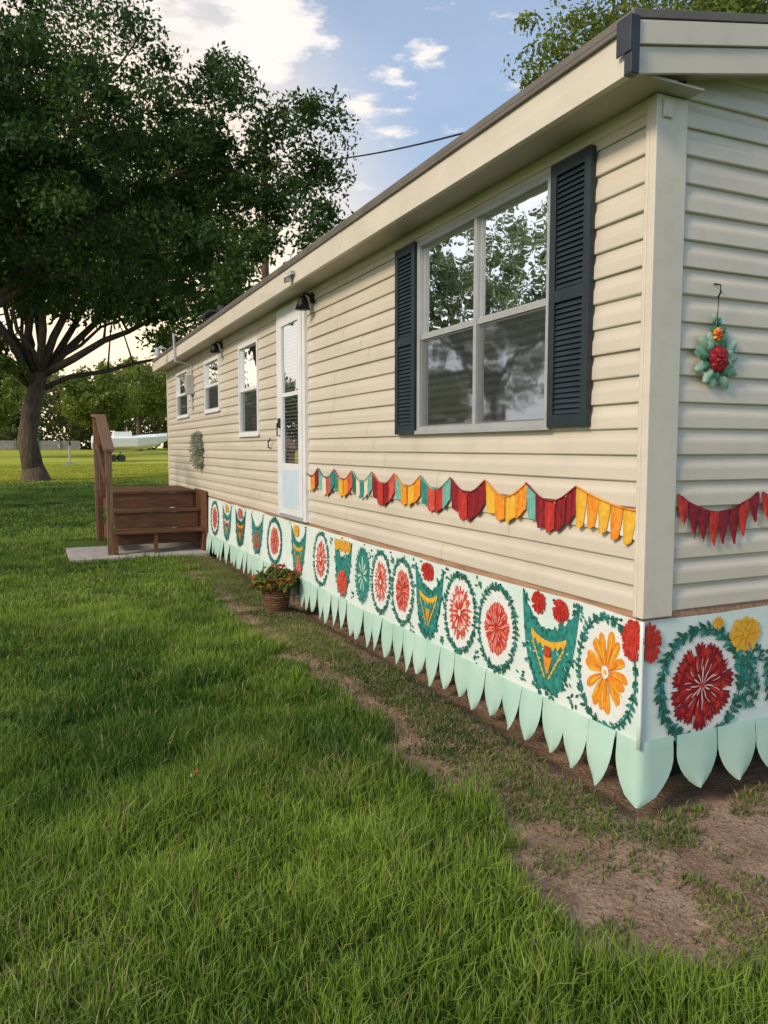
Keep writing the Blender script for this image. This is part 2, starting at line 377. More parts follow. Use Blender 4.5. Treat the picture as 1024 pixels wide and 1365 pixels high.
def tree(name,base,trunk,tr,blobs,nclump,per,size,crad,pal,seed,nlimb=14,fork=None):
    e=empty(name); r=np.random.default_rng(seed)
    cs=[];
    wts=np.array([b[3]*b[4]*b[5] for b in blobs])**.85; wts=wts/wts.sum()
    for k in range(nclump):
        b_=blobs[r.choice(len(blobs),p=wts)]
        d=r.normal(size=3); d/=np.linalg.norm(d); d*=r.random()**.40
        cs.append([b_[0]+d[0]*b_[3],b_[1]+d[1]*b_[4],b_[2]+d[2]*b_[5]])
    cs=np.array(cs); rads=crad*(.45+1.0*r.random(nclump))
    V,F,C=leafcloud(cs,rads,per,size,pal,seed=seed)
    fastmesh('crown',V,F,C,M['leaf'],e)
    mb=MB()
    tp=[Vector(p) for p in trunk]
    mb.tube(tp,tr,'bark',12)
    mb.tube([tp[0]+Vector((0,0,-.3)),tp[0]+Vector((0,0,.15)),tp[0].lerp(tp[1],.35)],[tr[0]*1.6,tr[0]*1.3,tr[0]*1.0],'bark',12)
    for k in range(nlimb):
        j=r.integers(0,nclump); c=Vector(cs[j]); 
        s0=tp[-1].lerp(tp[-2],r.random()*.7); rr0=tr[-1]*(.35+.35*r.random())
        pts=[]; 
        for t in np.linspace(0,1,7):
            p=s0.lerp(c,t); p.z+=math.sin(t*math.pi)*.10*(c-s0).length*(r.random()*.6+.3); p.x+=(r.random()-.5)*.06*(c-s0).length*(t>0)*(t<1); p.y+=(r.random()-.5)*.06*(c-s0).length*(t>0)
            pts.append(p)
        mb.tube(pts,[rr0*(1-.85*t) for t in np.linspace(0,1,7)],'bark',7)
        for q in range(4):
            s=pts[2+q] if 2+q<len(pts) else pts[-1]
            dd=np.linalg.norm(cs-np.array(s),axis=1); near=np.argsort(dd)[1:10]; c2=Vector(cs[near[r.integers(0,len(near))]])
            m_=s.lerp(c2,.5)+Vector((0,0,.1*(c2-s).length))
            mb.tube([s,m_,c2],[rr0*.35,rr0*.22,rr0*.05],'bark',5)
    mb.build('trunk_and_limbs',e,True)
    return e
DK=((.026,.062,.014),(.095,.168,.030)); MD=((.055,.100,.016),(.18,.25,.045)); LT=((.10,.15,.025),(.28,.33,.06)); PL=((.16,.21,.10),(.34,.40,.20))  # palest pair: leaf colours lightened to brighten these trees' reflections in the panes
tree('oak_tree',None,[(-4.6,20.3,-.1),(-4.4,20.2,2.2),(-3.9,19.9,4.2),(-3.3,19.6,5.4)],[.42,.34,.28,.24],
     [(-1.4,18.9,9.3,3.8,3.8,4.3),(2.7,17.4,8.9,2.3,2.1,2.2),(-4.8,19.8,9.5,4.2,4,4),(1.3,17.9,6.9,2.4,1.9,1.3),(4.3,16.6,9.9,1.2,1.0,.7),(3.9,17.0,7.6,1.2,1,.9),(2.2,17.8,11.0,1.1,1.1,.8),(-3,19,6.6,3,2.6,1.3),(4.7,16.6,8.7,.8,.7,.6),(5.2,16.4,9.4,.5,.5,.3),
      (3.4,15.3,6.7,1.1,.9,.9),(2.1,15.6,6.1,1.4,1.0,1.0)],
     740,150,.115,.60,DK,11,16)
tree('oak_tree',None,[(-2.3,38,-.1),(-2.6,38,2.0),(-2.3,38,3.8),(-1.9,37.9,5.2)],[.52,.44,.40,.34],
     [(0,38,13,9,6,4.5),(-6,38,11,6,5,4),(5,38,10.5,4.5,4,3.0),(2.5,37,8.2,4.5,3,1.6),(5.5,36.5,6.4,3.4,2,1.2),(-5.5,37,6.2,3,2,1.3)],
     560,120,.25,1.15,MD,21,20)
tree('oak_tree',None,[(10.5,11,-.1),(10.4,11,2.5),(10.2,10.8,5)],[.3,.26,.2],
     [(10.5,10.5,10.0,3.6,3.2,2.6),(8.4,9.9,8.9,1.9,1.9,1.3),(7.6,9.6,8.0,.9,.9,.6),(12.5,11,10,3,3,2.6)],
     460,120,.10,.50,LT,31,12)
tree('oak_tree',None,[(-14,23,-.1),(-14,23,2.5),(-13.8,23,4.5)],[.4,.33,.28],
     [(-14,23,7.0,5.2,4.8,3.8),(-11,26,8,3,3,3),(-17,21,7,3,3,3)],320,130,.15,.7,PL,41,6)
tree('oak_tree',None,[(-22,14,-.1),(-22,14,2.5),(-21.8,14,4.5)],[.4,.33,.28],
     [(-22,14,7.5,5,5,4)],200,100,.2,.8,PL,51,10)
r=np.random.default_rng(5); cs=[];ra=[]
for k in range(3000):
    a=R(-30+70*r.random()) if k<2300 else R(-120+240*r.random())
    dist=100+r.random()*25; x=dist*math.sin(a); y=dist*math.cos(a)
    top=5.0+7.5*float(vnoise(a*22,2.5))+3*float(vnoise(a*60,7.5))
    cs.append([x,y,1.0+(r.random()**.8)*top]); ra.append(1.2+1.0*r.random())
V,F,C=leafcloud(np.array(cs),np.array(ra),42,.6,((.080,.105,.035),(.25,.27,.08)),seed=9)  # leaf colours lightened to carry distance haze and a backlit look
fastmesh('distant_tree_line',V,F,C,M['leaf'])
for (x,y,s,sd_) in ((3.6,80,1.35,61),(-6.5,74,1.3,62),(9.0,92,1.7,63)):
    z0=float(gh(x,y))
    tree('shade_tree',None,[(x,y,z0-.1),(x,y,z0+1.2*s),(x+.1,y,z0+2.4*s)],[.2*s,.16*s,.13*s],[(x,y,z0+4.4*s,2.6*s,2.4*s,2.3*s),(x+1.2*s,y,z0+3.4*s,1.6*s,1.4*s,1.0*s)],120,70,.33,.70*s,LT,sd_,6)

# ------------------------------------------------------------ mobile home
HL=12.65; HW=4.3; ZB=.88; ZT=3.08; P=.1145
home=empty('mobile_home')
prof=[(0.0,.0150),(.04,.0175),(.46,.0160),(.56,.0138),(.68,.007),(.80,.0035),(.999,.002)]
def poff(fr): return float(np.interp(fr,[p[0] for p in prof],[p[1] for p in prof]))
def siding(mb,mapf,u0,u1,z0,z1,du=.22):
    pts=[(z0,poff(((z0-ZB)/P)%1))]
    k=int(math.floor((z0-ZB)/P))
    while ZB+k*P<z1:
        for fr,o in prof:
            z=ZB+(k+fr)*P
            if z0+1e-4<z<z1-1e-4: pts.append((z,o))
        k+=1
    pts.append((z1,poff(((z1-ZB)/P)%1)))
    us=np.linspace(u0,u1,max(2,int(abs(u1-u0)/du)+1))
    idx=list(range(len(pts)))
    def fn(u,j):
        z,o=pts[int(j)]; kk=math.floor((z-ZB)/P+1e-6)
        wob=.0036*(float(vnoise(u*1.3+5,kk*7.3))-.5)+.005*(float(vnoise(u*.5,z*.7))-.5)
        zz=z+.004*(float(vnoise(u*.9+9,kk*3.1+2))-.5)
        return mapf(u,zz,o+wob)
    mb.grid(fn,us,idx,'siding')
LW=lambda u,z,o:(-o,u,z)
EW=lambda u,z,o:(u,-o,z)
wins=[(.66,2.12,1.70,2.955),(6.13,7.03,1.74,2.85),(8.14,9.14,2.11,2.87),(10.47,11.6,2.11,2.90)]
door=(4.42,5.33,.885,3.0)
mb=MB(); opens=sorted(wins+[door]); y=.03
for (a,b_,c,d) in opens:
    siding(mb,LW,y,a,ZB,ZT); 
    if c-ZB>.02: siding(mb,LW,a,b_,ZB,c)
    siding(mb,LW,a,b_,d,ZT); y=b_
siding(mb,LW,y,HL,ZB,ZT)
# overlapping end joints of the siding lengths
LO=lambda u,z,o:(-(o+.0022),u,z)
srng=random.Random(4)
for k in range(19):
    za,zb_=ZB+k*P+.0008,ZB+(k+1)*P-.0008
    if zb_<1.66: siding(mb,LO,srng.choice((.9,1.7,2.6,3.3))+srng.random()*.3,4.405,za,zb_)
    elif zb_<2.95: siding(mb,LO,2.75+srng.random()*1.2,4.405,za,zb_)
    if zb_<1.70 and k%2: siding(mb,LO,5.9+srng.random()*3,12.5,za,zb_)
mb.build('long_wall_siding',home)
mb=MB(); u=.14; st=.12
while u<HW-.01:
    u2=min(u+st,HW); um=(u+u2)/2; top=ZT+.19*min(um,HW-um)+.03
    siding(mb,EW,u,u2,ZB,top,.12); u=u2
siding(mb,lambda u,z,o:(HW+o,u,z),0,HL,ZB,ZT,1.0)
siding(mb,lambda u,z,o:(u,HL+o,z),0,HW,ZB,ZT,1.0)
mb.build('end_wall_siding',home)
mb=MB()
mb.box(-.028,.142,-.028,.012,ZB-.02,3.04,'trim'); mb.box(-.0285,.006,.0125,.034,ZB-.02,3.04,'trim')
mb.box(-.026,.02,HL-.06,HL+.02,ZB-.02,3.04,'trim')
mb.build('corner_post',home,bevel=.004)
mb=MB()
mb.box(-.006,-.001+.02,.03,HL,ZB-.035,ZB-.001,'rawwood'); mb.box(.0,HW,-.006,.02,ZB-.035,ZB-.001,'rawwood')
mb.box(.02,HW,.02,HL,ZB-.05,ZB-.036,'under')
mb.build('rim_board',home)
mb=MB(); OV=.25; OE=.13; SL=.19; ze=3.225
zr=ze+SL*(HW/2+OV)
for sgn in (0,1):
    def xx(v): return v if sgn==0 else HW-v
    poly=[(xx(-OV-.014),ze),(xx(HW/2),zr),(xx(HW/2),zr+.034),(xx(-OV-.014),ze+.034)]
    mb.prism(poly,'y',-OE-.014,HL+OE,'roof')
mb.build('roof',home,bevel=.003)
mb=MB()
for (x0,s) in ((-OV,1),(HW+OV,-1)):
    y=-OE+.021; k=0
    while y<HL+OE-.03:
        y2=min(y+3.05,HL+OE-.02); jj=.0015*(k%2)
        mb.box(x0-s*jj,x0+s*.02,y,y2-.003,3.118,ze-.002,'trim')
        mb.box(x0-s*(.012+jj),x0+s*.02,y,y2-.003,3.03,3.111,'trim'); y=y2; k+=1
    mb.box(x0+s*.004,x0+s*.02,-OE+.021,HL+OE-.02,3.1115,3.1175,'darkmetal')
    mb.box(x0-s*.018,x0-s*.0018,-OE+.021,HL+OE-.02,ze-.022,ze-.003,'roof')
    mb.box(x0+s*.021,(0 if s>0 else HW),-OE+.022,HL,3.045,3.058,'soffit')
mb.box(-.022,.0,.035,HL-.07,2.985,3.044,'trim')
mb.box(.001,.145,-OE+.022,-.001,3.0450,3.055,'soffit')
for yy,s in ((-OE,1),(HL+OE,-1)):
    for sg in (0,1):
        def X_(v): return v if sg==0 else HW-v
        zb=lambda x:3.03+SL*(x+OV)
        mb.prism([(X_(-OV),zb(-OV)),(X_(HW/2),zb(HW/2)),(X_(HW/2),zb(HW/2)+.10),(X_(-OV),zb(-OV)+.10)],'y',yy,yy+s*.02,'trim')
        mb.prism([(X_(-OV),zb(-OV)+.104),(X_(HW/2),zb(HW/2)+.104),(X_(HW/2),zb(HW/2)+.192),(X_(-OV),zb(-OV)+.192)],'y',yy-s*.012,yy+s*.02,'trim')
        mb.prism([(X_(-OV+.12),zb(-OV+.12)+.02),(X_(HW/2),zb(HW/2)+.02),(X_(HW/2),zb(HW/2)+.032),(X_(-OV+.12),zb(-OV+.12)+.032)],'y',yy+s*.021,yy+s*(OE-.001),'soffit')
mb.build('fascia_and_soffit',home,bevel=.002)
mb=MB(); mb.box(-OV-.028,-OV+.012,-OE-.022,-OE+.0205,3.02,3.235,'darkmetal'); mb.box(-OV-.034,-OV-.0282,-OE-.022,-OE+.06,3.10,3.235,'darkmetal')
mb.build('eave_corner_cap',home,bevel=.003)
mb=MB()
mb.box(.0,.05,-.040,-.0285,2.95,3.02,'trim')
mb.build('end_frieze',home,bevel=.003)
mb=MB(); mb.box(-.30,-.266,4.0,4.16,3.10,3.13,'alu'); mb.tube([(-.28,4.02,3.12),(-.34,4.06,3.08),(-.32,4.12,3.05)],.012,'alu'); mb.box(-.33,-.29,4.05,4.11,3.05,3.10,'alu')
mb.build('cable_bracket',home)

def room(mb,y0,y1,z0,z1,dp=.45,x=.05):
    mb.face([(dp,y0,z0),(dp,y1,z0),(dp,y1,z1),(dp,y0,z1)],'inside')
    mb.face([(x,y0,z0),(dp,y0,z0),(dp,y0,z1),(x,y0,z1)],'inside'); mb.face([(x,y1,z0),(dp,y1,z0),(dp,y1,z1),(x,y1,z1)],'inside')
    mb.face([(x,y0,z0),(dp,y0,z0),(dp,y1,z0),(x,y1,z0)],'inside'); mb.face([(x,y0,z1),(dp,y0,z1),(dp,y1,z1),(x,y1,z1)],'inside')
def window(name,y0,y1,z0,z1,cols=2,fm='alu',fw=.038):
    e=MB(); zm=(z0+z1)/2
    e.box(-.032,.05,y0,y0+fw,z0,z1,fm); e.box(-.032,.05,y1-fw,y1,z0,z1,fm)
    e.box(-.032,.05,y0+fw,y1-fw,z0,z0+fw,fm); e.box(-.032,.05,y0+fw,y1-fw,z1-fw,z1,fm)
    e.box(-.045,-.033,y0-.012,y1+.012,z0-.012,z0+.012,fm)
    ys_=[y0+fw+(y1-y0-2*fw)*i/cols for i in range(cols+1)]
    for i in range(1,cols): e.box(-.026,.05,ys_[i]-.017,ys_[i]+.017,z0+fw,z1-fw,fm)
    for i in range(cols):
        a=ys_[i]+(.017 if i>0 else 0); b_=ys_[i+1]-(.017 if i<cols-1 else 0)
        e.box(-.018,.03,a,b_,zm-.016,zm+.016,fm)
        for (c,d,xo) in ((z0+fw,zm-.016,-.008),(zm+.016,z1-fw,-.002)):
            e.box(xo,xo+.02,a,a+.012,c,d,fm); e.box(xo,xo+.02,b_-.012,b_,c,d,fm); e.box(xo,xo+.02,a+.012,b_-.012,c,c+.010,fm); e.box(xo,xo+.02,a+.012,b_-.012,d-.010,d,fm)
        e.face([(.004,a,zm),(.004,b_,zm),(.004,b_,z1-fw),(.004,a,z1-fw)],'glassU')
        e.face([(.002,a,z0+fw),(.002,b_,z0+fw),(.002,b_,zm),(.002,a,zm)],'glassL')
        e.face([(-.009,a,z0+fw),(-.009,b_,z0+fw),(-.009,b_,zm-.016),(-.009,a,zm-.016)],'screen')
    room(e,y0+.005,y1-.005,z0+.005,z1-.005)
    z=z0+fw; k=0
    while z<z1-fw:
        kk=k
        e.grid(lambda u,v:(.018+.014*v+.003*math.sin(u*9+kk),u,z+.024*v+.003*math.sin(u*5+kk*1.3)),np.linspace(y0+fw,y1-fw,14),[0,1],'blind' if z<zm else 'inside'); z+=.048; k+=1
    e.grid(lambda u,v:(.15+.02*math.sin(u*40),u,v),np.linspace(y0+.02,y1-.02,90),[z0+.01,zm],'curtain')
    return e.build(name,home)
window('picture_window',*wins[0])
for wv in wins[1:]: window('side_window',*wv,cols=1,fm='white',fw=.045)
def shutter(name,y0,y1,z0,z1):
    e=MB(); s=.045; zm=(z0+z1)/2
    e.box(-.05,-.021,y0,y0+s,z0,z1,'shutter'); e.box(-.05,-.021,y1-s,y1,z0,z1,'shutter')
    for c in (z0,zm-.03,z1-.06): e.box(-.048,-.021,y0+s,y1-s,c,c+.06,'shutter')
    e.box(-.025,-.021,y0+s,y1-s,z0+.06,z1-.06,'shutter')
    for (c,d) in ((z0+.06,zm-.03),(zm+.03,z1-.06)):
        z=c+.004
        while z<d-.02:
            e.prism([(-.045,z),(-.041,z+.001),(-.027,z+.026),(-.031,z+.027)],'y',y0+s,y1-s,'shutter'); z+=.0255
    return e.build(name,home,bevel=.0015)
shutter('window_shutter',.352,.652,1.70,2.965); shutter('window_shutter',2.13,2.43,1.69,2.96)
e=MB(); y0,y1,z0,z1=door; t=.075
e.box(-.045,.04,y0,y0+t,z0,z1,'white'); e.box(-.045,.04,y1-t,y1,z0,z1,'white'); e.box(-.045,.04,y0+t,y1-t,z1-t,z1,'white'); e.box(-.06,.04,y0+t,y1-t,z0,z0+.03,'alu')
a,b_=y0+t+.004,y1-t-.004; c,d=z0+.034,z1-t-.004; s=.11
e.box(-.052,-.02,a,a+s,c,d,'white'); e.box(-.052,-.02,b_-s,b_,c,d,'white'); e.box(-.050,-.02,a+s,b_-s,d-.10,d,'white'); e.box(-.050,-.02,a+s,b_-s,c,c+.52,'white')
e.box(-.053,-.0505,a+s+.0,b_-s,c+.07,c+.46,'doorpanel'); zm=(c+.52+d-.10)/2
e.box(-.048,-.02,a+s,b_-s,zm-.02,zm+.02,'white')
e.face([(-.035,a+s,c+.52),(-.035,b_-s,c+.52),(-.035,b_-s,d-.1),(-.035,a+s,d-.1)],'glassD')
z=c+.53
while z<d-.11:
    e.prism([(-.026,z),(-.024,z-.001),(-.012,z+.017),(-.014,z+.018)],'y',a+s-.02,b_-s+.02,'dblind'); z+=.036
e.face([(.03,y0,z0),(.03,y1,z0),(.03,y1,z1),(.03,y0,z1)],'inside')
e.tube([(-.055,b_-.05,1.72),(-.085,b_-.05,1.72),(-.085,b_-.05,1.85),(-.055,b_-.05,1.85)],.008,'darkmetal',6)
e.box(-.075,-.052,b_-.07,b_-.03,1.80,1.90,'darkmetal')
e.build('storm_door',home,bevel=.003)
def lampfix(name,y,z):
    e=MB(); e.tube([(-.01,y,z),(-.035,y,z)],.05,'black',14); e.tube([(-.03,y,z),(-.07,y,z+.035),(-.10,y,z+.03),(-.115,y,z-.01)],.013,'black',8)
    e.tube([(-.115,y,z+.01),(-.115,y,z-.02),(-.115,y,z-.06),(-.115,y,z-.11)],[.03,.045,.055,.07],'black',14)
    return e.build(name,home,True)
lampfix('porch_light',4.25,2.96); lampfix('porch_light',7.95,2.98)
e=MB(); e.tube([(-.016,5.66,1.68),(-.05,5.66,1.67),(-.05,5.66,1.60),(-.016,5.66,1.59)],.007,'black',6); e.tube([(-.05,5.66,1.67),(-.06,5.60,1.66),(-.05,5.58,1.70)],.006,'black',6)
e.build('wall_hook',home)
e=MB(); e.box(.15,.60,9.3,9.85,3.28,3.62,'darkmetal'); e.box(.08,.67,9.2,9.95,3.62,3.66,'darkmetal'); e.tube([(.35,9.55,3.6),(.35,9.55,3.78)],.07,'darkmetal',10)
e.build('roof_vent',home,bevel=.005)
e=MB(); e.tube([(-.03,10.1,2.2),(-.03,10.1,2.92),(-.28,10.1,2.96),(-.3,10.1,3.4)],.02,'alu',8); e.box(-.12,-.01,9.98,10.2,2.45,2.75,'alu')
e.tube([(-.28,11.0,3.25),(-.36,11.0,3.3),(-.42,11.0,3.24)],.02,'alu',8); e.tube([(-.42,11.0,3.27),(-.42,11,3.15)],[.02,.07],'alu',10)
e.tube([(HW+.05,5.5,1.2),(HW+.05,5.5,3.0),(HW+.28,5.5,3.1),(HW+.30,5.5,6.25)],.025,'alu',8)
e.build('service_mast',home)
e=MB(); e.box(HW-.02,HW,0.1,HL,-.1,ZB-.05,'under'); e.box(.1,HW,HL-.02,HL,-.1,ZB-.05,'under'); e.box(.35,.37,.35,HL-.1,-.1,ZB-.05,'under'); e.box(.37,HW-.1,.35,.37,-.1,ZB-.05,'under')  # unseen dark panels added to block backlight and keep the gaps dark
e.build('crawlspace_light_blockers',home)

# ------------------------------------------------------------ painted skirt banner
ban=empty('painted_skirt_banner')
ZC=.305; ZTOP=.858
def wr(u,z): return .005*(float(vnoise(u*2.2,z*3.0+4))-.5)+.012*(1-sstep(.3,.85,z))*1.0
def LM(u,z,o): return (-(.010+o+wr(u,z)),u,z)
def EM(u,z,o): return (u,-(.010+o+wr(u+50,z)),z)
def ztw(u,v,k): return v-max(0,(v-.7)/(ZTOP-.7))*.022*float(vnoise(u*2.6+k,1.5))
e=MB()
e.grid(lambda u,v:LM(u,ztw(u,v,0),0),np.append(np.arange(-.012,HL,.05),HL),np.linspace(ZC-.02,ZTOP,9),'cloth')
e.grid(lambda u,v:EM(u,ztw(u,v,9),0),np.append(np.arange(-.012,HW,.05),HW),np.linspace(ZC-.02,ZTOP,9),'cloth')
e.tube([(-.017-.012*(1-t),-.017-.012*(1-t),ZC-.02+(ZTOP-ZC+.01)*t) for t in np.linspace(0,1,6)],.010,'cloth',10)
for k in range(26): e.tube([(-.006,.12+k*.49,ZTOP-.030),(-.020,.12+k*.49,ZTOP-.030)],.006,'darkmetal',8)
e.build('banner_cloth',ban,True)
class Painter:
    def __init__(s,mp): s.mb=MB(); s.mp=mp; s.c=0
    def poly(s,pts,m,layer):
        s.c+=1; o=.003+layer*.0010+(s.c%211)*4e-6
        s.mb.face([s.mp(u,v,o) for u,v in pts],m)
    def fan(s,u,v,pts,m,layer):
        s.c+=1; o=.003+layer*.0010+(s.c%211)*4e-6
        n_=len(pts)
        for i in range(n_):
            a=pts[i]; b_=pts[(i+1)%n_]; s.mb.face([s.mp(u,v,o),s.mp(a[0],a[1],o),s.mp(b_[0],b_[1],o)],m)
    def ell(s,u,v,ru,rv,m,layer,j=.03,n_=30):
        s.fan(u,v,[(u+ru*math.cos(t)*(1+random.uniform(-j,j)),v+rv*math.sin(t)*(1+random.uniform(-j,j))) for t in [2*math.pi*i/n_ for i in range(n_)]],m,layer)
    def leaf(s,u,v,a,ln,wd,m,layer):
        c,sn=math.cos(a),math.sin(a); P_=[(0,0),(.3,.5),(.65,.42),(1,0),(.65,-.42),(.3,-.5)]
        s.poly([(u+c*x*ln-sn*y_*wd,v+sn*x*ln+c*y_*wd) for x,y_ in P_],m,layer)
    def ring(s,u,v,ru,rv,wd,m,layer,n_=36,gap=0):
        for i in range(n_):
            if random.random()<gap: continue
            t=2*math.pi*i/n_; t2=2*math.pi*(i+1.02)/n_; k=1+wd*random.uniform(.7,1.3)
            s.poly([(u+ru*math.cos(t),v+rv*math.sin(t)),(u+ru*math.cos(t2),v+rv*math.sin(t2)),(u+ru*k*math.cos(t2),v+rv*k*math.sin(t2)),(u+ru*k*math.cos(t),v+rv*k*math.sin(t))],m,layer)
    def leafring(s,u,v,ru,rv,m,n_=44,ln=.034,layer=5,m2='teal'):
        s.ring(u,v,ru*.985,rv*.985,.035,m,layer-1)
        for i in range(n_):
            t=2*math.pi*(i+random.random()*.6)/n_; x=u+ru*math.cos(t); y_=v+rv*math.sin(t)
            ta=math.atan2(rv*math.cos(t),-ru*math.sin(t))
            for sg in (-1,1):
                s.leaf(x,y_,ta+sg*random.uniform(.4,1.3),ln*random.uniform(.6,1.25),ln*.46,m if random.random()<.6 else m2,layer+random.choice((0,1)))
    def petals(s,u,v,r0,r1u,r1v,n_,wd,m,layer,jit=.12,ph=0):
        for i in range(n_):
            t=ph+2*math.pi*(i+random.uniform(-.25,.25))/n_; k=random.uniform(1-jit,1+jit); bend=random.uniform(-.12,.12)
            pts=[(0,.25),(.35,.75),(.7,1),(.9,.8),(1.0,.25)]
            ww=wd*random.uniform(.8,1.2)
            def T(x,w_):
                r_=r0+(1-r0)*x*k; px,py=r_*r1u,r_*r1v; tt=t+bend*x*x
                return (u+px*math.cos(tt)-w_*ww*math.sin(tt),v+py*math.sin(tt)+w_*ww*math.cos(tt))
            q=[T(x,w_) for x,w_ in pts]+[T(x,-w_) for x,w_ in reversed(pts)]
            s.poly(q,m,layer)
    def ruffle(s,u,v,ru,rv,m,layer,n_=14,r0=.3):
        for i in range(n_):
            t=2*math.pi*(i+random.uniform(-.2,.2))/n_; hw=math.pi/n_*random.uniform(.80,1.05); k=random.uniform(.90,1.06)
            pts=[(r0,-hw*.5)]
            for q in range(7): pts.append((k*(1-(.10 if q%2 else 0)-(.05 if q in (0,6) else 0)),hw*(-1+q/3)))
            pts.append((r0,hw*.5))
            s.poly([(u+ru*a*math.cos(t+b_),v+rv*a*math.sin(t+b_)) for a,b_ in pts],m,layer)
    def carn(s,u,v,r,m,m2,layer,rv=None):
        rv=rv or r
        s.ell(u,v,r*.6,rv*.6,m,layer,.1,16)
        s.ruffle(u,v,r,rv,m,layer,9,.2); s.petals(u,v,.5,r*1.0,rv*1.0,12,r*.12,m,layer,.2)
        s.petals(u,v,.5,r*.88,rv*.88,10,r*.028,m2,layer+1,.25,.2)
        s.petals(u,v,.25,r*.55,rv*.55,8,r*.03,m2,layer+2,.25)
        s.ell(u,v,r*.16,rv*.16,m,layer+3,.2,12)
    def medal(s,u,v,ru,rv,kind):
        s.ell(u,v,ru*.93,rv*.93,'pwhite',0,.02)
        s.leafring(u,v,ru,rv,'green' ,n_=50 if ru<.22 else 66,ln=.036 if ru<.22 else .046)
        if kind=='coral':
            s.ell(u,v,ru*.58,rv*.60,'coral',2,.05); s.ruffle(u,v,ru*.68,rv*.70,'coral',2,15,.5)
            s.petals(u,v,.4,ru*.60,rv*.62,22,ru*.014,'pink',3,.25); s.petals(u,v,.1,ru*.46,rv*.48,12,ru*.06,'red',4,.25); s.petals(u,v,.3,ru*.36,rv*.38,12,ru*.014,'pink',5,.3)
        elif kind=='coral2':
            s.petals(u,v,.5,ru*.72,rv*.72,28,ru*.045,'coral',2,.12); s.ring(u,v,ru*.50,rv*.52,.12,'coral',2,30,.2)
            s.ell(u,v,ru*.44,rv*.46,'pink',3,.05); s.petals(u,v,.1,ru*.46,rv*.48,14,ru*.055,'coral',4,.2); s.petals(u,v,.1,ru*.3,rv*.3,9,ru*.04,'red',5,.2); s.ell(u,v,ru*.08,rv*.09,'pwhite',6,.1,12)
        elif kind=='orange':
            s.petals(u,v,.16,ru*.70,rv*.74,14,ru*.125,'orange',2,.08); s.petals(u,v,.3,ru*.64,rv*.68,14,ru*.035,'yellow',3,.15); s.petals(u,v,.2,ru*.45,rv*.5,10,ru*.012,'coral',4,.3,.2)
            s.ell(u,v,ru*.13,rv*.12,'pwhite',5,.1,12); s.ell(u,v,ru*.06,rv*.05,'yellow',6,.1,10)
        elif kind=='crimson':
            s.ell(u,v,ru*.56,rv*.56,'crimson',2,.04)
            s.ruffle(u,v,ru*.80,rv*.82,'crimson',2,15,.3); s.petals(u,v,.5,ru*.64,rv*.66,15,ru*.08,'red',3,.15); s.ruffle(u,v,ru*.58,rv*.58,'crimson',4,12,.2)
            s.petals(u,v,.70,ru*.76,rv*.78,26,ru*.012,'red',5,.1,.1); s.petals(u,v,.45,ru*.54,rv*.54,14,ru*.035,'red',5,.25); s.petals(u,v,.6,ru*.44,rv*.44,16,ru*.010,'pink',6,.3,.1)
            s.petals(u,v,.15,ru*.28,rv*.28,12,ru*.016,'pink',7,.3); s.ell(u,v,ru*.05,rv*.05,'red',8,.1,10)
    def bowl(s,u,v,w_,h,m='teal',inner='yellow',flower=None,red=True):
        n_=22; top=[];bot=[]
        for i in range(n_+1):
            t=-1+2*i/n_; top.append((u+t*w_,v+h*(.20+.42*abs(t)**2.0+.02*math.sin(i*2.1)))); bot.append((u+t*w_,min(v+h*(.56-1.16*(1-abs(t)**3.2)**.8)+random.uniform(-.010,.010),top[-1][1]-.002)))
        for i in range(n_):
            s.poly([bot[i],bot[i+1],top[i+1],top[i]],m,1)
        for i in range(80):
            t=random.uniform(-1,1); k=int((t+1)/2*n_); p=random.choice((bot,bot,top))[min(k,n_)]
            s.leaf(p[0],p[1],random.uniform(0,6.28),.034,.015,random.choice(('green','teal')),5)
        for i in range(30):
            t=random.uniform(-.8,.8); s.leaf(u+t*w_,v+h*random.uniform(-.42,.1),random.uniform(0,6.28),.03,.008,random.choice(('green','green','mint')),2)
        if inner:
            n2=8
            f=lambda q:v+h*(.06+.26*q*q)
            for i in range(n2-1):
                t=-.62+1.24*i/(n2-1); t3=-.62+1.24*(i+1)/(n2-1)
                s.poly([(u+t*w_,f(t)),(u+t3*w_,f(t3)),(u+t3*w_,f(t3)-h*.06),(u+(t+t3)/2*w_,f((t+t3)/2)-h*.12),(u+t*w_,f(t)-h*.06)],inner,3)
            for sg in (-1,1):
                for k in range(7):
                    q=k/6; s.leaf(u+sg*w_*(.56-.42*q),v+h*(.02-.38*q),-1.57-sg*.6,.036,.014,inner,4)
            s.poly([(u-w_*.16,v-h*.14),(u+w_*.16,v-h*.14),(u+w_*.03,v-h*.36),(u-w_*.03,v-h*.36)],'orange',3)
            if red: s.carn(u,v-h*.08,w_*.13,'red','orange',6)
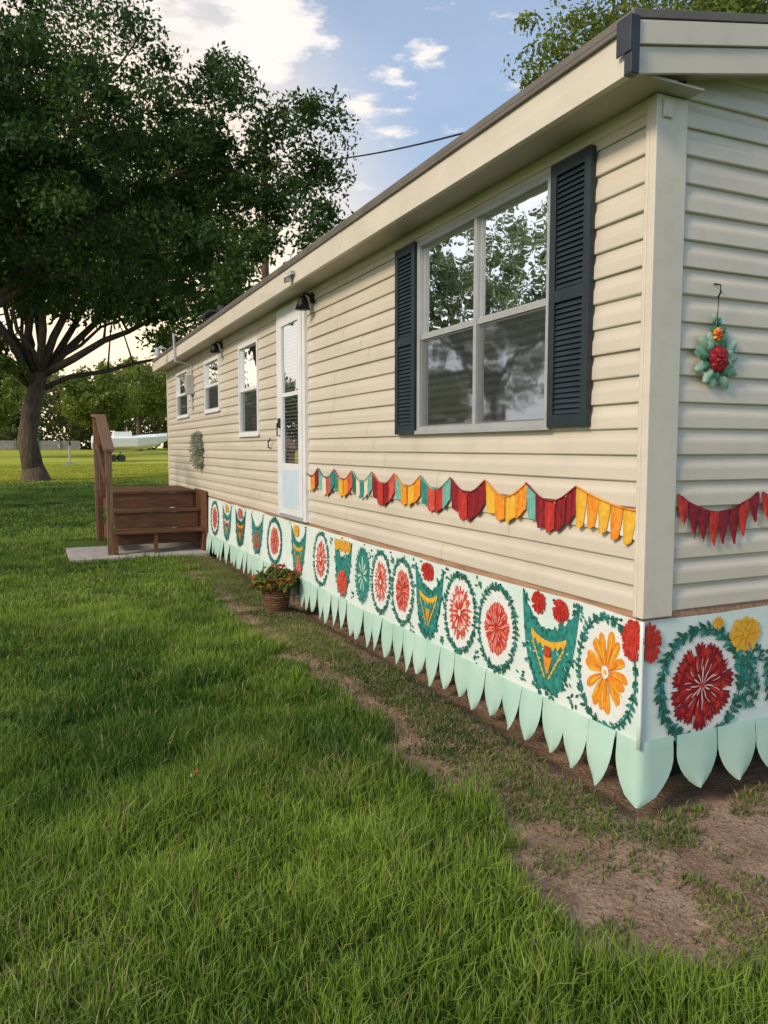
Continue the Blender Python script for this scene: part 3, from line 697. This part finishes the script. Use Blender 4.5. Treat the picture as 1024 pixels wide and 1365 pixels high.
def emitmural():
    p=Painter(LM)
    p.medal(.205,.565,.195,.255,'orange')
    p.bowl(.645,.585,.235,.40); p.carn(.735,.795,.062,'red','crimson',6,.06); p.carn(.555,.785,.066,'red','crimson',6,.062)
    p.medal(1.125,.575,.195,.235,'coral'); p.medal(1.545,.58,.185,.235,'coral2')
    p.bowl(1.965,.575,.20,.38,inner='yellow',red=False); p.carn(1.98,.775,.09,'red','crimson',6,.065)
    p.medal(2.36,.575,.17,.225,'coral'); p.medal(2.735,.58,.165,.225,'coral2')
    p.ell(3.09,.58,.13,.2,'teal',1,.06); p.leafring(3.09,.58,.14,.21,'teal',30,.03); p.petals(3.09,.58,.2,.09,.14,9,.012,'mint',3)
    p.bowl(3.53,.58,.20,.38,inner=None); p.carn(3.53,.45,.12,'coral','red',6,.11); 
    for k in range(4): p.carn(3.40+.09*k,.765,.055,'yellow','orange',6)
    p.medal(4.07,.58,.19,.235,'coral2')
    p.bowl(4.74,.58,.24,.38,inner='yellow',red=False); p.carn(4.8,.77,.09,'yellow','orange',6,.06); p.carn(4.7,.42,.09,'coral','pink',6,.07)
    p.medal(5.57,.58,.26,.235,'coral'); 
    p.bowl(6.3,.58,.26,.38,m='teal',inner=None); p.petals(6.3,.5,.2,.14,.12,9,.02,'coral',4)
    p.bowl(7.1,.58,.26,.38,m='green',inner='orange'); p.carn(7.1,.76,.12,'red','pink',6,.07)
    p.bowl(7.85,.58,.26,.38,m='teal',inner='pink'); p.carn(7.85,.77,.1,'yellow','orange',6,.06)
    p.medal(8.6,.58,.24,.23,'coral')
    for k in range(4): p.medal(9.6+.8*k,.58,.25,.23,'coral' if k%2 else 'orange')
    for (a,b_,sp) in ((.42,.80,.06),(.86,.80,.05),(1.33,.79,.05),(1.75,.79,.06),(2.18,.79,.05),(2.55,.78,.04),(.43,.36,.05),(.87,.36,.05),(1.34,.35,.05),(1.76,.36,.05),(2.2,.36,.05),(2.93,.78,.04),(3.28,.38,.05),(3.82,.78,.05)):
        for k in range(7): p.leaf(a+random.uniform(-sp,sp)*.6,b_+random.uniform(-.03,.03),random.uniform(0,6.28),.032,.013,random.choice(('green','teal')),3)
    p.carn(.040,.755,.070,'red','coral',8,.095)
    p.mb.build('mural_long_side',ban)
    p=Painter(EM)
    p.medal(.335,.525,.245,.255,'crimson'); p.carn(.605,.73,.10,'yellow','orange',6,.085); p.carn(.43,.80,.035,'yellow','orange',6,.03); p.carn(.030,.75,.060,'red','coral',8,.09)
    p.carn(.90,.75,.09,'red','pink',6,.08)
    for (a,b_) in ((.63,.55),(.66,.48),(.64,.42),(.62,.60),(.68,.63)):
        p.leafring(a,b_,.035,.03,'green',10,.035)
    p.medal(1.0,.52,.24,.25,'orange'); p.medal(1.65,.52,.25,.25,'coral'); p.bowl(2.25,.55,.25,.38); p.medal(2.85,.52,.25,.25,'crimson'); p.medal(3.5,.52,.25,.25,'coral')
    p.mb.build('mural_end_side',ban)
emitmural()
def hpetal(mb,mp,u,w_,z0,z1,curl,mt='mint'):
    nu,nv=7,9; b=len(mb.v); k=mb.mi(mt); sk=random.uniform(-.014,.014)
    for j in range(nv):
        t=j/(nv-1); hw=w_/2*(1.0 if t<.30 else max(.02,(1-((t-.30)/.70)**1.9))**.85)
        for i in range(nu):
            s=-1+2*i/(nu-1)
            o=.014+curl*math.sin(t*1.7)*.7+ .012*(1-s*s)*min(1,t*2)+sk*s*t
            mb.v.append(mp(u+s*hw*.985+ sk*t*t,z0+(z1-z0)*t,o))
    for j in range(nv-1):
        for i in range(nu-1): mb.f.append((b+j*nu+i,b+j*nu+i+1,b+(j+1)*nu+i+1,b+(j+1)*nu+i)); mb.m.append(k)
e=MB(); u=.115
LP=lambda u,z,o:(-(.010+o+.008),u,z)
EP=lambda u,z,o:(u,-(.010+o+.008),z)
while u<HL:
    hpetal(e,LP,u+.09,.182,ZC+.01+random.uniform(-.006,.006),.045+random.uniform(-.02,.02),random.uniform(.0,.05)); u+=.183
u=.185
while u<HW:
    hpetal(e,EP,u+.125,.245,ZC+.01,.045+random.uniform(-.015,.015),random.uniform(0,.04)); u+=.247
def CP(s,z,o):
    r_=.03
    if s<-r_: return (-(o+.018),-s-r_*0+(-.012),z)
    if s>r_: return (s-.012,-(o+.018),z)
    a=(s+r_)/(2*r_)*math.pi/2
    return (-(o+.018)*math.cos(a)+.0,-(o+.018)*math.sin(a)+r_*(1-a/(math.pi/2))*.3,z)
nu,nv=17,9; b=len(e.v); k=e.mi('mint')
for j in range(nv):
    t=j/(nv-1); f_=(1.0 if t<.30 else max(.02,(1-((t-.30)/.70)**1.9))**.85)
    for i in range(nu):
        s=-1+2*i/(nu-1); S=(s*.15+.03)*f_+.0
        e.v.append(CP(S,ZC+.01+(.02-ZC-.01)*t,.012+.02*t))
for j in range(nv-1):
    for i in range(nu-1): e.f.append((b+j*nu+i,b+j*nu+i+1,b+(j+1)*nu+i+1,b+(j+1)*nu+i)); e.m.append(k)
e.build('banner_points',ban,True)

# ------------------------------------------------------------ buntings
bun=empty('bunting_garland'); e=MB()
pal=[['yellow','orange','yellow','orange','yellow'],['crimson','crimson','red','crimson','aqua'],['orange','yellow','orange','yellow'],['crimson','crimson','red','crimson'],
     ['aqua','red','coral','teal'],['orange','yellow','orange','aqua'],['coral','crimson','red','crimson'],['aqua','cream','teal','cream','green'],['coral','orange','yellow','teal'],['teal','coral','cream','aqua'],['crimson','orange','cream','teal']]
PI=.408
for i_ in range(11):
    a=.03+i_*PI; ps=pal[i_]; m_=len(ps); 
    zt=lambda s:1.412-.085*math.sin(math.pi*s)**1.0
    dp=(.085,.085,.07,.10,.08,.065,.095,.06,.075,.09,.07)[i_]
    zb=lambda s:1.275-dp*math.sin(math.pi*min(max(s,0),1))
    if i_==0: zt=lambda s:1.325+.088*s**1.6; zb=lambda s:1.185+.05*s
    N_=10
    for q in range(m_):
        s0=(q+ (.02 if i_ in(0,5) else .0))/m_; s1=(q+(.98 if i_ in (0,) else .99))/m_; dj=random.uniform(-.015,.02)
        def fn(u,v,q=q):
            s=u; lp=(s-s0)/(s1-s0)
            if i_==0:
                sm=(s0+s1)/2; tap=1-.55*max(0,v-.25)**1.4
                z=zt(s)*(1-v)+(zb(sm)+dj-.012*math.sin(lp*math.pi))*v
                return (-(.024+.012*math.sin(lp*math.pi)*(.3+v)+.001*(q%3)),a+(sm+(s-sm)*tap)*PI+.012*v,z)
            z=zt(s)+(zb(s)-zt(s))*v; fold=.010*abs(math.sin(lp*math.pi))*(.3+v)+.003*math.sin(s*60+q)
            return (-(.024+fold+.001*(q%3)),a+s*PI+ (v*.012*(.5-s)),z-.020*v*math.sin(lp*math.pi)+.006*v*math.sin(lp*math.pi*2))
        if i_==0: e.face([(-.0205,a+s0*PI,zt(s0)),(-.0205,a+s1*PI,zt(s1)),(-.0205,a+s1*PI,zb(s1)+.012),(-.0205,a+s0*PI,zb(s0)+.012)],'pwhite')
        e.grid(fn,np.linspace(s0,s1,N_),np.linspace(0,1,7),ps[q])
    e.tube([(-.030,a+s*PI,zt(s)+.002) for s in np.linspace(0,1,9)],.0045,ps[0] if i_ else 'orange',6)
e.build('fabric_swags',bun,True)
bun2=empty('bunting_garland'); e=MB()
for sw in range(5):
    x0=.158+sw*.52; W_=.50; zt=lambda s:1.40-.085*math.sin(math.pi*s)
    e.grid(lambda u,v:(x0+u*W_,-(.022+.004*math.sin(u*30)),zt(u)-.03*v),np.linspace(0,1,24),[0,1],'crimson')
    for q in range(8):
        s=(q+.5)/8; ln=.145*(.75+.35*math.sin(math.pi*s))*random.uniform(.92,1.08); wd=W_/8*.94; kk=random.uniform(-.008,.008)
        def fn(u,v): return (x0+s*W_+u*wd/2*(1-max(0,v-.45)/.55*.97)**.8+kk*v,-(.025+.010*(1-u*u)*v+.001*(q%2)),zt(s+u*.5/8*.94)-.004-ln*v)
        e.grid(fn,np.linspace(-1,1,5),np.linspace(0,1,6),'crimson' if q%3 else 'red')
e.build('felt_pennants',bun2,True)

# ------------------------------------------------------------ rose wreath
wre=empty('rose_wreath'); e=MB(); cx,cz=.345,1.985; Y0=-.028
def leaf3(c,ang,ln,wd,mt,lift=.02,base=.0):
    ca,sa=math.cos(ang),math.sin(ang)
    def fn(u,v):
        w_=wd*math.sin(math.pi*min(1,(u*.80+.13)))**.6*v; x=ln*u
        return (c[0]+ca*x-sa*w_,Y0-base-lift*math.sin(u*2.4)+.012*abs(v),c[1]+sa*x+ca*w_)
    e.grid(fn,np.linspace(0,1,8),[-1,-.5,0,.5,1],mt)
M['wl1']=mat('leaf_sage',(.16,.32,.21),.5,.2,20,c2=(.40,.55,.42)); M['wl2']=mat('leaf_deep',(.03,.13,.07),.5,.2,20,c2=(.08,.26,.15))
wr_=random.Random(9)
for i_ in range(11):
    a=2*math.pi*i_/11+.1+wr_.uniform(-.12,.12); leaf3((cx+.035*math.cos(a),cz+.035*math.sin(a)),a,.085+.025*wr_.random(),.030,'wl1',.015,.002*i_%.005)
for i_ in range(10):
    a=2*math.pi*i_/10+.3+wr_.uniform(-.15,.15); leaf3((cx+.03*math.cos(a),cz+.03*math.sin(a)),a+.2,.068,.024,'wl2' if i_%3 else 'wl1',.018,.006)
for (r_,nn,ln,mt) in ((.0,7,.060,'crimson'),(.0,7,.052,'red'),(.0,6,.038,'crimson'),(.0,5,.027,'red'),(0,4,.015,'crimson')):
    for i_ in range(nn):
        a=2*math.pi*i_/nn+r_+ln*40; leaf3((cx,cz),a,ln,ln*.55,mt,.014,.016+.28*(.065-ln))
for i_ in range(8): leaf3((cx-.01,cz+.105),2*math.pi*i_/8,.030,.012,'orange',.01,.02)
for i_ in range(6): leaf3((cx-.01,cz+.105),2*math.pi*i_/6+.3,.016,.008,'coral',.01,.026)
for s in (-1,1): leaf3((cx,cz+.10),1.57+s*.9,.06,.015,'wl2'); 
leaf3((cx,cz+.13),1.3,.05,.012,'teal'); leaf3((cx-.01,cz+.15),1.9,.05,.012,'wl1')
e.tube([(cx-.01,-.018,2.31),(cx-.01,-.05,2.30),(cx-.01,-.055,2.27),(cx-.01,-.04,2.25)],.004,'black',6); e.tube([(cx-.01,-.045,2.26),(cx-.014,-.045,2.18),(cx-.005,-.04,cz+.1)],.002,'black',5)
e.build('wreath_flowers_and_leaves',wre,True)
dw=empty('dried_wreath'); r=np.random.default_rng(8)
th=r.random(60)*6.283; rr=.10+.13*r.random(60); cs=np.stack([-.06-.04*r.random(60),9.55+rr*np.cos(th)*1.1,1.55+rr*np.sin(th)*1.25],1)
V,F,C=leafcloud(cs,np.full(60,.08),40,.035,((.28,.31,.22),(.54,.56,.44)),seed=4); fastmesh('sprigs',V,F,C,M['leaf'],dw)

# ------------------------------------------------------------ potted plant
pot=empty('potted_plant'); e=MB(); px,py=-.25,4.73; z0=float(gh(px,py))
e.tube([(px,py,z0-.01),(px,py,z0+.04),(px,py,z0+.20),(px,py,z0+.235),(px,py,z0+.25),(px,py,z0+.25),(px,py,z0+.19)],[.095,.105,.135,.14,.15,.132,.12],'wood',22)
for k in range(9): 
    zz=z0+.02+k*.024; rr_=.098+.042*k/9
    e.tube([(px+(rr_+.004)*math.cos(t),py+(rr_+.004)*math.sin(t),zz+.004*math.sin(t*8+k*3.1)) for t in np.linspace(0,6.2832,33)],.008,'woodpost' if k%3==0 else 'wood',5)
e.build('woven_basket',pot,True)
r=np.random.default_rng(12); n_=90; d=r.normal(size=(n_,3)); d/=np.linalg.norm(d,axis=1)[:,None]; d[:,2]=np.abs(d[:,2])
cs=np.array([px,py,z0+.25])+d*np.array([.23,.23,.18])*r.random((n_,1))**.4
V,F,C=leafcloud(cs,np.full(n_,.05),45,.04,((.07,.12,.02),(.27,.30,.08)),seed=5); fastmesh('foliage',V,F,C,M['leaf'],pot)
cs=np.array([px,py,z0+.27])+d[:50]*np.array([.24,.24,.20]); V,F,C=leafcloud(cs,np.full(50,.018),7,.030,((.45,.04,.02),(.70,.30,.06)),seed=6); fastmesh('blossoms',V,F,C,M['leaf'],pot)

# ------------------------------------------------------------ wooden steps and slab
e=MB(); e.box(-1.98,-.04,8.88,10.3,-.05,.045,'concrete'); e.build('concrete_slab',bevel=.01)
stp=empty('wooden_steps'); e=MB(); X0,X1=-1.36,-.06; zb=.045
lv=[(9.12,9.45,.38),(9.45,9.80,.66),(9.80,11.4,.93)]
for (ya,yb,z) in lv:
    nb=max(2,int((yb-ya)/.14)); wd=(yb-ya+.02)/nb
    for k in range(nb): e.box(X0-.0,X1,ya-.02+k*wd,ya-.02+(k+1)*wd-.006,z-.038,z,'wood')
e.box(X0+.04,X1-.04,9.455,9.475,.385,.618,'wood'); e.box(X0+.04,X1-.04,9.805,9.825,.665,.888,'wood')
e.box(X0+.04,X1-.04,9.36,9.38,zb+.12,.338,'wood')
e.box(X1-.04,X1,9.10,11.4,zb,.337,'wood'); e.box(X1-.04,X1,9.47,11.4,.3405,.617,'wood'); e.box(X1-.04,X1,9.82,11.4,.6205,.887,'wood')
for x in (X0,-.80): e.box(x,x+.05,9.13,9.25,zb,.338,'wood')
e.box(X0,X0+.04,9.47,11.4,zb+.1,.34,'wood'); e.box(X0,X0+.04,9.83,11.4,.63,.887,'wood')
e.box(-.058,-.034,9.05,9.9,zb,.95,'wood')
for yy,zt_ in ((9.16,1.55),(11.35,2.12)): e.box(X0-.09,X0-.002,yy,yy+.09,zb-.03,zt_,'woodpost')
e.box(X0-.09,X0-.002,10.3,10.39,.80,2.02,'wood')
e.prism([(9.08,1.54),(9.08,1.58),(10.4,2.12),(11.5,2.16),(11.5,2.12),(10.4,2.07)],'x',X0-.12,X0+.03,'woodpost')
for (z_a,z_b,z_c) in ((1.05,1.55,1.59),): e.prism([(9.16,z_a),(9.16,z_a+.09),(10.3,z_b+.09),(11.35,z_c+.09),(11.35,z_c),(10.3,z_b)],'x',X0-.115,X0-.092,'wood')
e.box(X0-.085,X0-.005,11.0,11.09,zb,.9,'wood')
e.build('steps_and_handrail',stp,bevel=.004)

# ------------------------------------------------------------ cable
cb=MB(); A=Vector((4.6,5.5,6.2)); B=Vector((5.2,24.0,11.4)) ; pts=[]
for t in np.linspace(0,1,40):
    p=A.lerp(B,t); p.z-=.35*4*t*(1-t); pts.append(p)
cb.tube(pts,.017,'cable',6); cb.build('utility_cable')
up=empty('utility_pole'); e=MB(); e.tube([(5.2,24.1,-.2),(5.2,24.1,12)],[.16,.11],'woodpost',10); e.box(4.6,5.8,24.02,24.14,11.3,11.42,'woodpost'); e.build('pole_and_crossarm',up)

# ------------------------------------------------------------ distant things
e=MB(); M['fence']=mat('grey_fence',(.30,.29,.27),.8,.2,2)
x=-45
while x<2:
    zz=float(gh(x,98)); e.box(x,x+2.3,98,98.06,zz,zz+1.1,'fence'); e.box(x-.07,x+.05,97.9,98.0,zz,zz+1.3,'fence'); x+=2.4
e.build('privacy_fence')
M['hull']=mat('boat_white',(.88,.88,.88),.85,.03,spec=.2); M['tire']=mat('tire',(.04,.04,.04),.8)
bt=empty('boat_on_trailer'); e=MB(); bx,by=2.2,66.0; bz=float(gh(bx+2.5,by))+.35
secs=[(0,.9,.70,1.60),(1.5,1.05,.62,1.60),(3.6,1.0,.65,1.66),(5.2,.55,.95,1.78),(6.2,.05,1.45,1.88)]
for (s1,s2) in zip(secs[:-1],secs[1:]):
    def ringp(s): x,hw,zl,zh=s; return [(bx+x,by+1-hw,bz+zh),(bx+x,by+1-hw*.92,bz+zl+(zh-zl)*.3),(bx+x,by+1,bz+zl),(bx+x,by+1+hw*.92,bz+zl+(zh-zl)*.3),(bx+x,by+1+hw,bz+zh),(bx+x,by+1,bz+zh+.25)]
    r1,r2=ringp(s1),ringp(s2)
    for k in range(6): e.face([r1[k],r1[(k+1)%6],r2[(k+1)%6],r2[k]],'hull')
r1=ringp(secs[0]); e.face(r1,'hull')
e.box(bx+.2,bx+6.9,by+.5,by+.58,bz+.46,bz+.54,'alu'); e.box(bx+.2,bx+6.9,by+1.4,by+1.48,bz+.46,bz+.54,'alu')
for a in (1.6,2.3): e.tube([(bx+a,by+.15,bz-.05),(bx+a,by+.33,bz-.05)],.30,'tire',14); e.tube([(bx+a,by+1.7,bz-.05),(bx+a,by+1.85,bz-.05)],.30,'tire',14)
for a in (1.6,2.3): e.box(bx+a-.05,bx+a+.05,by+.2,by+1.8,bz-.1,bz+.46,'alu')
e.box(bx+1.7,bx+3.2,by+.6,by+1.4,bz+1.72,bz+2.2,'hull'); e.box(bx+6.7,bx+6.78,by+.9,by+.98,bz-.4,bz+.5,'alu')
e.build('hull_and_trailer',bt)
gb=empty('garden_lamp_post'); e=MB(); zz=float(gh(.2,62)); e.tube([(.2,62,zz),(.2,62,zz+1.5)],.07,'alu',8); e.box(-.2,.6,61.8,62.2,zz,zz+.18,'concrete'); e.tube([(.2,62,zz+1.5),(.2,62,zz+1.8)],[.16,.1],'darkmetal',8); e.build('post_and_lantern',gb)
e=MB(); z0=float(gh(-1.75,1.0))+.075
M['paper']=mat('paper',(.75,.6,.55),.7,.1,50)
e.grid(lambda u,v:(-1.78+.038*u,.98+.034*v,z0+.012*math.sin(u*3+v*2)),np.linspace(0,1,4),np.linspace(0,1,4),'paper'); e.grid(lambda u,v:(-1.765+.02*u,.97+.02*v,z0+.02+.01*u),[0,1],[0,1],'red'); e.build('paper_scrap')
r=np.random.default_rng(33); n_=520; X=-.95+r.random(n_)*1.6; Y=-1.2+r.random(n_)*9; k=(dirtmask(X,Y)>.5)&((X<0)|(Y<0)); X=X[k];Y=Y[k]
cs=np.stack([X,Y,gh(X,Y)+.006],1); V,F,C=leafcloud(cs,np.full(len(X),.004),1,.028,((.16,.09,.04),(.42,.30,.18)),flat=.2,seed=3)
V=V.reshape(-1,4,3); V[:,:,2]=cs[:,None,2]+(V[:,:,2]-cs[:,None,2])*.25+.004; fastmesh('fallen_leaves',V.reshape(-1,3),F,C,M['leaf'])
print('DONE')
